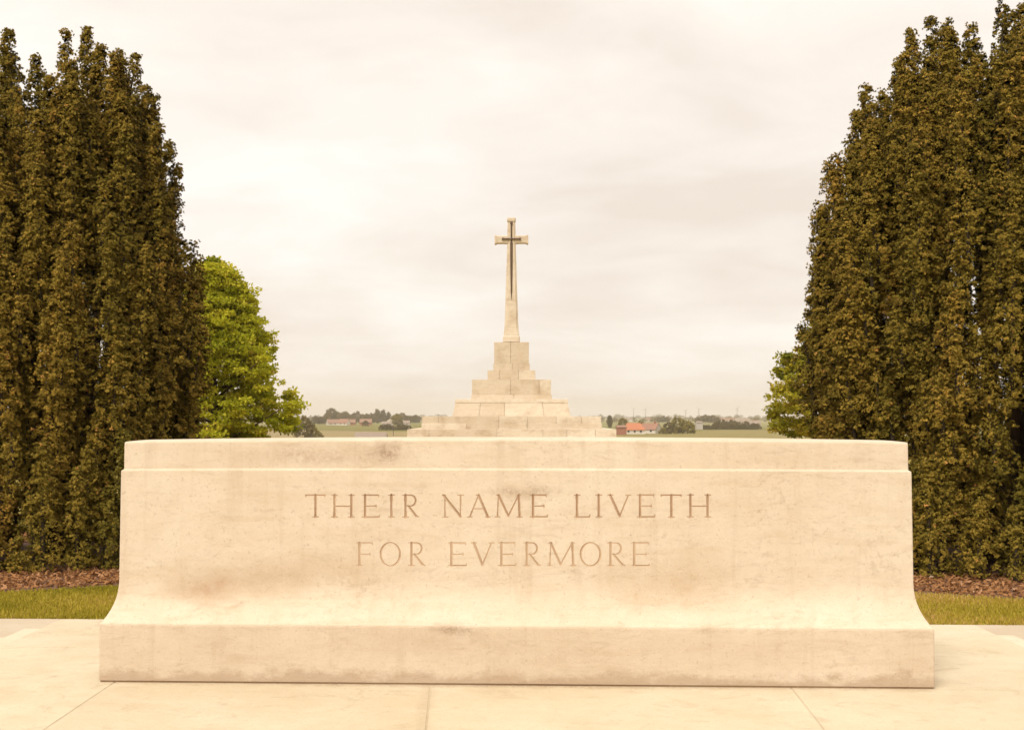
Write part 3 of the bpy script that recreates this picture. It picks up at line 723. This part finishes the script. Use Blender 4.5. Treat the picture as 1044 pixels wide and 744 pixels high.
# bronze sword
def fy(v): return -np.interp(v, [225, 240, 249, 270, 300, 343], [3.95, 4.3, 4.35, 5.0, 5.9, 8]) * S * .8
b = MB(); vs = [248, 262, 280, 296, 306]; wd = [1.35, 1.3, 1.1, .85, .12]
b.rings([[(-w * S, fy(v) - .02, zc(v)), (0, fy(v) - .02 - .03, zc(v)), (w * S, fy(v) - .02, zc(v)), (0, fy(v) + .005, zc(v))] for v, w in zip(vs, wd)])
b.rings([[(-.8 * S, fy(v) - .02, zc(v)), (0, fy(v) - .06, zc(v)), (.8 * S, fy(v) - .02, zc(v)), (0, fy(v) + .005, zc(v))] for v in (229.5, 248)])
sw = b.build('sword', M['bronze'], cr)
b = MB(); yb = fy(244)
b.box(-8.6 * S, 8.6 * S, yb - .07, yb + .02, zc(245.0), zc(243.6))
for q in (-8.6, 8.6): b.tube([(q * S, yb - .075, zc(244.3)), (q * S, yb + .02, zc(244.3))], [1.25 * S, 1.25 * S], 10)
b.build('crossguard', M['bronze'], sw)
b = MB(); b.tube([(0, fy(228) - .07, zc(228.2)), (0, fy(228) + .01, zc(228.2))], [1.4 * S, 1.4 * S], 10); b.build('pommel', M['bronze'], sw)

# ------------------------------------------------------------------ the plain below: fields
PZ = -8.0
def field(name, uv, mat, dz):
    pts = [at_z(u, v, PZ)[:2] for u, v in uv]
    return sheet(name, pts, PZ + dz, M[mat])
field('field', [(180, 452), (440, 452), (440, 440.6), (340, 439.2), (180, 438.4)], 'field_tan', .10)
field('field', [(180, 438.4), (340, 439.2), (440, 440.6), (440, 433.0), (180, 432.4)], 'field_green', .15)
field('field', [(600, 452), (860, 452), (860, 438.0), (735, 438.4), (690, 440.5), (600, 441.6)], 'field_pale', .12)
field('field', [(600, 441.6), (690, 440.5), (735, 438.4), (860, 438.0), (860, 436.0), (600, 437.5)], 'field_green', .2)

# ------------------------------------------------------------------ distant houses
def roofmat(n, c): return plain(n, c, .85, 0, .18, .8)
M['tile_orange'] = roofmat('orange_tiles', (0.40, 0.155, 0.08)); M['tile_red'] = roofmat('red_tiles', (0.27, 0.145, 0.10))
M['tile_brown'] = roofmat('brown_tiles', (0.25, 0.15, 0.105)); M['slate'] = roofmat('grey_slates', (0.25, 0.195, 0.15))
M['white_wall'] = plain('white_render', (0.58, 0.53, 0.45), .9, 0, .06, .5); M['brick'] = plain('brick_wall', (0.30, 0.13, 0.085), .9, 0, .15, 1.0)
M['glass'] = plain('window_glass', (0.05, 0.055, 0.06), .15, 0, .1); M['grey_wall'] = plain('grey_wall', (0.42, 0.38, 0.34), .9, 0, .1, .5)
M['mast'] = plain('painted_steel', (0.30, 0.28, 0.27), .6, 0, .05)
M['pole'] = plain('weathered_wood', (0.12, 0.09, 0.07), .9, 0, .2)
def house(u, v, w, dp, hw, hr, wall, roof, label, rz=0.0, wins=3, chim=True, hip=0.0, name='farmhouse', dist=None, cat='house'):
    q = at_z(u, v, PZ)
    o = empty(name, (q[0], q[1], PZ), YAW + rz); tag(o, label, cat, None)
    b = MB(); x, y = w / 2, dp / 2
    b.poly([(-x, -y, 0), (x, -y, 0), (x, y, 0), (-x, y, 0), (-x, -y, hw), (x, -y, hw), (x, y, hw), (-x, y, hw), (-x + hip, 0, hw + hr - .1), (x - hip, 0, hw + hr - .1)],
           [[3, 2, 1, 0], [0, 1, 5, 4], [1, 2, 6, 9, 5] if not hip else [1, 2, 6, 5], [2, 3, 7, 6], [3, 0, 4, 8, 7] if not hip else [3, 0, 4, 7]])
    b.build('wall', M[wall], o)
    b = MB(); e = .35
    lo = hw - .25; hi = hw + hr
    xr = x + .15
    for t in (0, .22):
        pass
    b.poly([(-xr, -y - e, lo), (xr, -y - e, lo), (xr - hip, 0, hi), (-xr + hip, 0, hi), (xr, y + e, lo), (-xr, y + e, lo),
            (-xr, -y - e, lo - .2), (xr, -y - e, lo - .2), (xr - hip, 0, hi - .22), (-xr + hip, 0, hi - .22), (xr, y + e, lo - .2), (-xr, y + e, lo - .2)],
           [[0, 1, 2, 3], [3, 2, 4, 5], [7, 6, 9, 8], [8, 9, 11, 10], [0, 6, 7, 1], [5, 4, 10, 11], [1, 7, 8, 2], [2, 8, 10, 4], [3, 9, 6, 0], [5, 11, 9, 3]])
    rf = b.build('roof', M[roof], o)
    if chim:
        b = MB(); cxp = x * .55; b.box(cxp - .45, cxp + .45, -.4, .4, hi - .5, hi + .9); b.build('chimney', M['brick'], rf)
    for i in range(wins):
        xx = -x + (i + .7) * w / (wins + .4)
        b = MB(); b.box(xx - .5, xx + .5, -y - .04, -y + .06, hw * .38, hw * .80); b.build('window', M['glass'], o)
    return o
# right of the cross
house(646, 442.6, 10.5, 8, 2.5, 3.2, 'white_wall', 'tile_orange', 'white farmhouse with bright orange tiled roof right of the cross', 0, 3, False, 2.0)
house(663.2, 442.0, 9.0, 8, 2.5, 3.0, 'white_wall', 'tile_red', 'white gabled house with dull red roof next to the orange roofed one', -.55, 2, True)
house(633.2, 443.4, 4.5, 6, 4.0, .8, 'brick', 'tile_brown', 'low red brick outbuilding just right of the cross base', 0, 0, False, name='outbuilding')
house(765, 435.0, 16, 10, 3.2, 2.4, 'white_wall', 'slate', 'pale white house among the hedges near the right tree', 0, 3, True)
house(712.6, 438.0, 4, 7, 5.0, .8, 'grey_wall', 'slate', 'slim pale building beside the round bushes', 0, 0, False)
# left of the cross
house(341, 433.4, 15, 9, 2.4, 3.6, 'white_wall', 'tile_brown', 'long white walled house with brown roof at the left of the far row', .25, 3)
house(351, 433.6, 9, 9, 2.6, 3.8, 'white_wall', 'tile_red', 'dull red roofed house next to the long white one', -.3, 2)
house(359.4, 433.4, 6, 8, 3.0, 3.0, 'brick', 'tile_brown', 'small brown roofed house in the middle of the far row', 0, 1)
house(373, 433.4, 12, 9, 3.2, 3.2, 'brick', 'tile_brown', 'reddish brown brick house half hidden by a bush in the far row', 0, 3)
house(395, 433.6, 11, 8, 2.2, 1.7, 'white_wall', 'slate', 'low white house with grey roof right of the brick house', 0, 3)
house(398.4, 433.0, 3.4, 8, 4.6, 2.2, 'white_wall', 'slate', 'narrow white gable end between the low grey roofed houses', 1.57, 0)
house(411, 433.6, 13, 8, 2.6, 2.2, 'grey_wall', 'slate', 'grey roofed house at the right end of the far row', 0, 3)
house(378.2, 449.2, 11.6, 8, 1.6, 1.6, 'grey_wall', 'slate', 'grey slate roofed barn in the tan field just above the stone', 0, 0, False, name='barn', cat='barn')
# poles
for u, v, h, lab in ((401, 444.5, 4.6, 'thin wooden pole in the field left of the cross'),):
    q = at_z(u, v, PZ); o = empty('utility_pole', (q[0], q[1], PZ)); tag(o, lab, 'pole')
    b = MB(); b.tube([(0, 0, 0), (0, 0, h)], [.16, .12], 8); b.build('post', M['pole'], o)
    b = MB(); b.box(-.7, .7, -.06, .06, h - .5, h - .35); b.build('crossarm', M['pole'], o)

# ------------------------------------------------------------------ distant trees
rng = np.random.default_rng(31)
def far_tree_mesh(kind, seed):
    """unit height tree: crown and trunk meshes"""
    r = np.random.default_rng(seed)
    n_cl = 70
    t = r.uniform(0, 1, n_cl); a = r.uniform(0, 2 * math.pi, n_cl)
    if kind == 'round': env = .42 * np.sqrt(np.maximum(1 - (2 * t - .85) ** 2 / 1.35, .02)); z = .16 + .82 * t
    elif kind == 'tall': env = .20 * np.minimum(1, (t + .1) / .3) * np.maximum(1 - np.maximum(t - .4, 0) / .7, .05); z = .1 + .88 * t
    elif kind == 'bush': env = .72 * np.sqrt(np.maximum(1 - t ** 2, .03)); z = .06 + .9 * t
    else: env = .60 * np.sqrt(np.maximum(1 - (2 * t - .9) ** 2 / 1.3, .02)); z = .30 + .68 * t
    q = np.sqrt(r.uniform(.2, 1, n_cl))
    c = np.column_stack([env * q * np.cos(a), env * q * np.sin(a), z]); k = 42
    C = np.repeat(c, k, 0)
    off = unit(r.normal(size=(len(C), 3))) * (r.uniform(0, 1, (len(C), 1)) ** .5) * .105
    d = unit(r.normal(size=(len(C), 3)))
    global rng
    sv = rng; rng = r
    v, f, tn = leaf_quads(C + off, d, r.uniform(.04, .08, len(C)) * (1.35 if kind == 'bush' else 1), r.uniform(.035, .06, len(C)) * (1.3 if kind == 'bush' else 1), np.clip(np.repeat(r.normal(.5, .17, n_cl), k) + r.normal(0, .12, len(C)), 0, 1))
    rng = sv
    b = MB(); b.tube([(0, 0, -.02), (.01, 0, .3), (0, 0, .8)], [.028, .02, .006], 6)
    for p_ in c[:14]: b.tube([(0, 0, max(.12, p_[2] - .25)), tuple(p_)], [.010, .003], 4)
    return np_mesh('crown', v, f, tn), b.mesh('trunk', True)
protos = {}
def far_tree(kind, mat, u, v, h, label, group, wx=1.0, name='tree'):
    key = (kind, mat, int(rng.integers(0, 3)))
    if key not in protos:
        cr_, tr_ = far_tree_mesh(kind, abs(hash(key[2])) % 1000 + len(kind) * 17)
        cr_.materials.append(M[mat]); tr_.materials.append(M['bark']); protos[key] = (cr_, tr_)
    cr_, tr_ = protos[key]
    q = at_z(u, v, PZ); o = empty(name, (q[0], q[1], PZ), rng.uniform(0, 6.28)); o.scale = (h * wx, h * wx, h)
    tag(o, label, 'tree' if 'tree' in name else 'bush', group)
    a = bpy.data.objects.new('crown', cr_); COL.objects.link(a); a.parent = o
    t = bpy.data.objects.new('trunk', tr_); COL.objects.link(t); t.parent = o
    return o
G1 = 'trees behind the far row of houses'
L1 = 'dark leafy tree in the dense row behind the far houses, left of the cross'
for u in np.concatenate([np.arange(333, 366, 3.7), np.arange(367, 384, 3.4), np.arange(407, 428, 3.1)]):
    far_tree('round', 'far_leaf', u + rng.uniform(-.8, .8), 431.6 + rng.uniform(-.2, .3), rng.uniform(8.5, 15), L1, G1, rng.uniform(.9, 1.15))
for u, h in ((384.5, 17), (390.5, 16.5), (396, 14)): far_tree('tall', 'far_leaf', u, 431.4, h, 'slim tree standing alone above the low grey roofs of the far row', 'slim trees in the far row', 1.3)
far_tree('round', 'far_leaf', 338, 432.0, 17.5, 'tallest tree at the left end of the far row of houses', None)
for u, h in ((321, 9), (326, 8.5), (331, 8)): far_tree('round', 'far_leaf', u, 432.8, h, 'low round tree at the left end of the far row', 'low trees left of the houses', 1.3)
far_tree('round', 'far_olive', 405, 434.6, 11, 'olive round tree in front of the low grey roofs', None, 1.1)
far_tree('bush', 'far_leaf', 372.6, 434.6, 5.2, 'dark bush in front of the brick house in the far row', None, .9, 'bush')
for u, h in ((391, 3.8), (395.5, 4.0), (399, 3.4), (407, 3.6), (411.5, 3.8), (416, 3.4)): far_tree('bush', 'far_leaf', u, 438.6, h, 'low dark bush in the hedge across the green field', 'bushes of the field hedge', 1.3, 'bush')
far_tree('bush', 'far_leaf', 310.2, 448.5, 8.8, 'tall dark bush just right of the leafy green tree', None, .62, 'bush')
far_tree('bush', 'far_olive', 318, 447.8, 6.0, 'mid height bush leaning on the tall dark one', None, .6, 'bush')
far_tree('bush', 'far_olive', 324.5, 447.5, 3.0, 'small yellow green bush in the tan field', None, 1.0, 'bush')
# right side
far_tree('bush', 'far_olive', 690.5, 442.2, 8.6, 'big round olive bush right of the red roofed houses', None, .88, 'bush')
far_tree('bush', 'far_olive', 701, 442.0, 6.4, 'lower round olive bush at the right of the big one', None, .98, 'bush')
far_tree('bush', 'far_leaf', 681.5, 442.3, 6.0, 'darker round bush at the left of the big olive one', None, .8, 'bush')
far_tree('bush', 'far_olive', 675.6, 442.6, 3.2, 'small bush beside the gabled house', None, .9, 'bush')
far_tree('round', 'far_olive', 634.5, 438.5, 7.6, 'olive tree rising behind the red brick outbuilding', None, 1.1)
far_tree('round', 'far_olive', 653.5, 438.0, 6.2, 'small tree showing above the orange roof', None, 1.0)
far_tree('tall', 'far_leaf', 621.4, 436, 9.5, 'pointed dark conifer beside the right end of the cross base', None, 1.1)
for u in np.arange(713, 773, 2.3): far_tree('bush', 'far_leaf', u, 438.0, rng.uniform(2.6, 4.6) if u > 726 else rng.uniform(2.4, 3.6), 'dark bush in the long straight hedge across the fields', 'bushes of the long hedge', .85, 'bush')
for u, h in ((731, 5.2), (736, 6.6), (742, 5.6), (747, 6.6), (753, 5.0), (760, 5.4)): far_tree('round', 'far_leaf', u, 437.2, h, 'dark rounded tree standing over the long hedge', 'trees over the long hedge', 1.25)
for u, h in ((711, 8), (715.5, 9), (719.5, 10.5), (723, 9.5), (727, 10), (732, 8)): far_tree('round', 'far_leaf', u, 431.5, h, 'hazy dark tree in the clump behind the slim pale building', 'clump of hazy trees', 1.0)
for u, h in ((671.6, 8), (676, 9.5), (680.5, 8)): far_tree('round', 'far_leaf', u, 431.0, h, 'hazy tree in the pair of crowns left above the round bushes', 'hazy trees above the bushes', 1.0)
# far woods on the horizon: nobody could count these
def wood(d, u0, u1, n, h, label):
    u = rng.uniform(u0, u1, n); dd = d * rng.uniform(.94, 1.06, n)
    lump = .5 + .5 * np.clip(np.sin(u * .31 + d) + .6 * np.sin(u * .83 + 2 * d) + .5 * np.sin(u * .11 + 3 * d), -1, 1)
    keep = rng.uniform(size=n) < .25 + .75 * lump; u, dd, lump = u[keep], dd[keep], lump[keep]
    pos = RV[None] * ((u - U0) / F_PX * dd)[:, None] + FV[None] * dd[:, None]
    hh = h * (.45 + .55 * lump) * rng.uniform(.6, 1.1, len(u)); k = 36
    C = np.repeat(np.column_stack([pos, np.full(len(u), PZ)]), k, 0); H_ = np.repeat(hh, k)
    off = rand_dirs(len(C)) * (rng.uniform(0, 1, (len(C), 1)) ** .4) * H_[:, None] * .48; off[:, :2] *= 1.1; off[:, 2] += H_ * .5
    v, f, tn = leaf_quads(C + off, rand_dirs(len(C)), H_ * rng.uniform(.15, .3, len(C)), H_ * rng.uniform(.12, .25, len(C)), np.clip(rng.normal(.5, .2, len(C)), 0, 1))
    tag(link('woodland', np_mesh('woodland', v, f, tn), M['far_leaf']), label, 'woodland', kind='stuff')
wood(2100, 120, 1000, 800, 8, 'nearest broken belt of hazy trees along the plain')
wood(2900, 120, 1000, 1100, 10, 'middle belt of hazier trees towards the horizon')
wood(4600, 120, 1000, 1500, 15, 'faint wooded skyline fading into the haze')
# scattered pale houses in the plain
for i, (u, v, w) in enumerate(((662, 429.6, 14), (690, 428.8, 18), (741, 430.2, 22), (757, 430.8, 20), (727, 428.8, 24), (640, 429.5, 16))):
    house(u, v, w, 10, 3.4, 3.0, 'white_wall', ('tile_brown', 'slate')[i % 2],
          ('tiny hazy house above the orange roof', 'tiny hazy house above the big olive bush', 'pale hazy house left of the two near the right tree', 'pale hazy house right of the two near the right tree', 'long pale hazy house above the tree clump', 'tiny hazy house nearest the cross base')[i], 0, 0, False, name='house')
# wind turbines
def turbine(u, d, vt, spin, lab):
    x, y = spot(u, d); h = CAM_Z - PZ + (V0 - vt) * d / F_PX
    o = empty('wind_turbine', (x, y, PZ), YAW); tag(o, lab, 'wind turbine')
    b = MB(); b.tube([(0, 0, 0), (0, 0, h)], [1.9, 1.2], 10); b.build('tower', M['mast'], o, True)
    b = MB(); b.box(-1.4, 1.4, -2.5, 3.5, h - 1.2, h + 1.6); nb = b.build('nacelle', M['mast'], o)
    for k in range(3):
        a = spin + k * 2.0944; L = h * .5
        b = MB(); dx, dz = math.cos(a), math.sin(a)
        b.tube([(0, -3, h), (dx * L * .25, -3, h + dz * L * .25), (dx * L, -3, h + dz * L)], [.5, .9, .2], 6); b.build('blade', M['mast'], o)
for u, vt, sp_, lab in ((646, 417.2, .5, 'faint wind turbine on the skyline nearest the cross base'), (658, 417.4, 1.1, 'faint wind turbine above the gabled red roof'),
                        (712.6, 417.2, .2, 'faint wind turbine above the slim pale building'), (751.5, 416.6, .9, 'faint wind turbine nearest the right tree'), (699, 418.6, .7, 'faint wind turbine above the olive bushes')):
    turbine(u, 5600.0, vt, sp_, lab)

# ------------------------------------------------------------------ haze
b = MB(); b.box(-8100, 8100, -8100, 8100, -9.2, 75)
hz = b.mesh('haze'); ho = tag(link('haze', hz), kind='stuff')
mm = bpy.data.materials.new('haze_air'); mm.use_nodes = True; nt = mm.node_tree; nt.nodes.clear()
out = nt.nodes.new('ShaderNodeOutputMaterial'); pv = nt.nodes.new('ShaderNodeVolumePrincipled')
pv.inputs['Color'].default_value = (0.94, 0.88, 0.81, 1); pv.inputs['Density'].default_value = 0.00015; pv.inputs['Anisotropy'].default_value = 0.3
nt.links.new(pv.outputs[0], out.inputs['Volume']); hz.materials.append(mm)

# ------------------------------------------------------------------ light
SUN_EL, SUN_AZ = R_(52), R_(205)            # azimuth clockwise from +Y: behind the camera, to the left
sd = bpy.data.lights.new('sun', 'SUN'); sd.energy = 1.5; sd.angle = R_(24); sd.color = (1.0, 0.93, 0.82)
so = bpy.data.objects.new('sun', sd); COL.objects.link(so)
sv = Vector((math.sin(SUN_AZ) * math.cos(SUN_EL), math.cos(SUN_AZ) * math.cos(SUN_EL), math.sin(SUN_EL)))
so.rotation_euler = sv.to_track_quat('Z', 'Y').to_euler(); so.location = (-8, -18, 30)

w = bpy.data.worlds.new('World'); scene.world = w; w.use_nodes = True
t = w.node_tree; N_ = t.nodes; Lk = t.links
class WN(NT):
    def __init__(s, tree): s.t = tree; s.n = tree.nodes; s.l = tree.links
W = WN(t); bg = N_['Background']
sky = W.node('ShaderNodeTexSky'); sky.sky_type = 'NISHITA'; sky.sun_disc = False; sky.sun_elevation = SUN_EL; sky.sun_rotation = SUN_AZ
tc = W.node('ShaderNodeTexCoord').outputs['Generated']
sx = W.node('ShaderNodeSeparateXYZ'); W.link(tc, sx.inputs[0])
zc_ = W.math('MAXIMUM', sx.outputs['Z'], 0.0)
den = W.math('ADD', zc_, 0.24)
cx_ = W.node('ShaderNodeCombineXYZ'); W.link(W.math('DIVIDE', sx.outputs['X'], den), cx_.inputs[0]); W.link(W.math('DIVIDE', sx.outputs['Y'], den), cx_.inputs[1])
n1 = W.noise(W.mapping(cx_.outputs[0], (1.25, 1.25, 1), (0, 0, 0.35), (3.1, 0.4, 0)), 1.0, 5, 0.50, 0.35)
n2 = W.noise(W.mapping(cx_.outputs[0], (2.2, 2.9, 1), (0, 0, -0.15), (1.0, 2.0, 0)), 1.3, 6, 0.55, 0.4)
cl = W.math('ADD', W.math('MULTIPLY', n1, .62), W.math('MULTIPLY', n2, .38))
tone = W.ramp(cl, [(0.36, (8.8, 7.75, 6.8)), (0.50, (9.9, 9.05, 8.15)), (0.63, (10.8, 10.2, 9.5))])
# overcast luminance: brighter towards the zenith and round the veiled sun
elev = W.math('ADD', W.math('MULTIPLY', W.math('POWER', zc_, 1.0), 2.0), 0.0)
gz_ = W.node('ShaderNodeMapRange'); gz_.interpolation_type = 'SMOOTHSTEP'
W.link(zc_, gz_.inputs[0]); gz_.inputs[1].default_value = .30; gz_.inputs[2].default_value = 1.0; gz_.inputs[3].default_value = 1.0; gz_.inputs[4].default_value = 1.25
low = W.node('ShaderNodeMapRange'); W.link(zc_, low.inputs[0]); low.inputs[1].default_value = 0; low.inputs[2].default_value = .28; low.inputs[3].default_value = .935; low.inputs[4].default_value = 1.03
dt = W.node('ShaderNodeVectorMath'); dt.operation = 'DOT_PRODUCT'; W.link(tc, dt.inputs[0]); dt.inputs[1].default_value = tuple(sv)
glow = W.math('ADD', 1.0, W.math('MULTIPLY', W.math('POWER', W.math('MAXIMUM', dt.outputs['Value'], 0.0), 2.0), 0.45))
gain = W.math('MULTIPLY', W.math('MULTIPLY', gz_.outputs[0], low.outputs[0]), glow)
clouds = W.mix(1.0, tone, gain, 'MULTIPLY')
W.link(W.mix(0.94, sky.outputs[0], clouds), bg.inputs['Color'])
bg.inputs['Strength'].default_value = 0.06

vs_ = scene.view_settings
vs_.view_transform = 'Standard'; vs_.look = 'None'; vs_.gamma = 1.0; vs_.use_curve_mapping = False
vs_.exposure = 0.82
scene.display_settings.display_device = 'sRGB'
cy = scene.cycles
cy.use_denoising = True; cy.max_bounces = 6; cy.diffuse_bounces = 3; cy.glossy_bounces = 2; cy.transmission_bounces = 2; cy.volume_bounces = 1; cy.transparent_max_bounces = 4
cy.use_adaptive_sampling = True; cy.adaptive_threshold = 0.02; cy.sample_clamp_indirect = 8.0
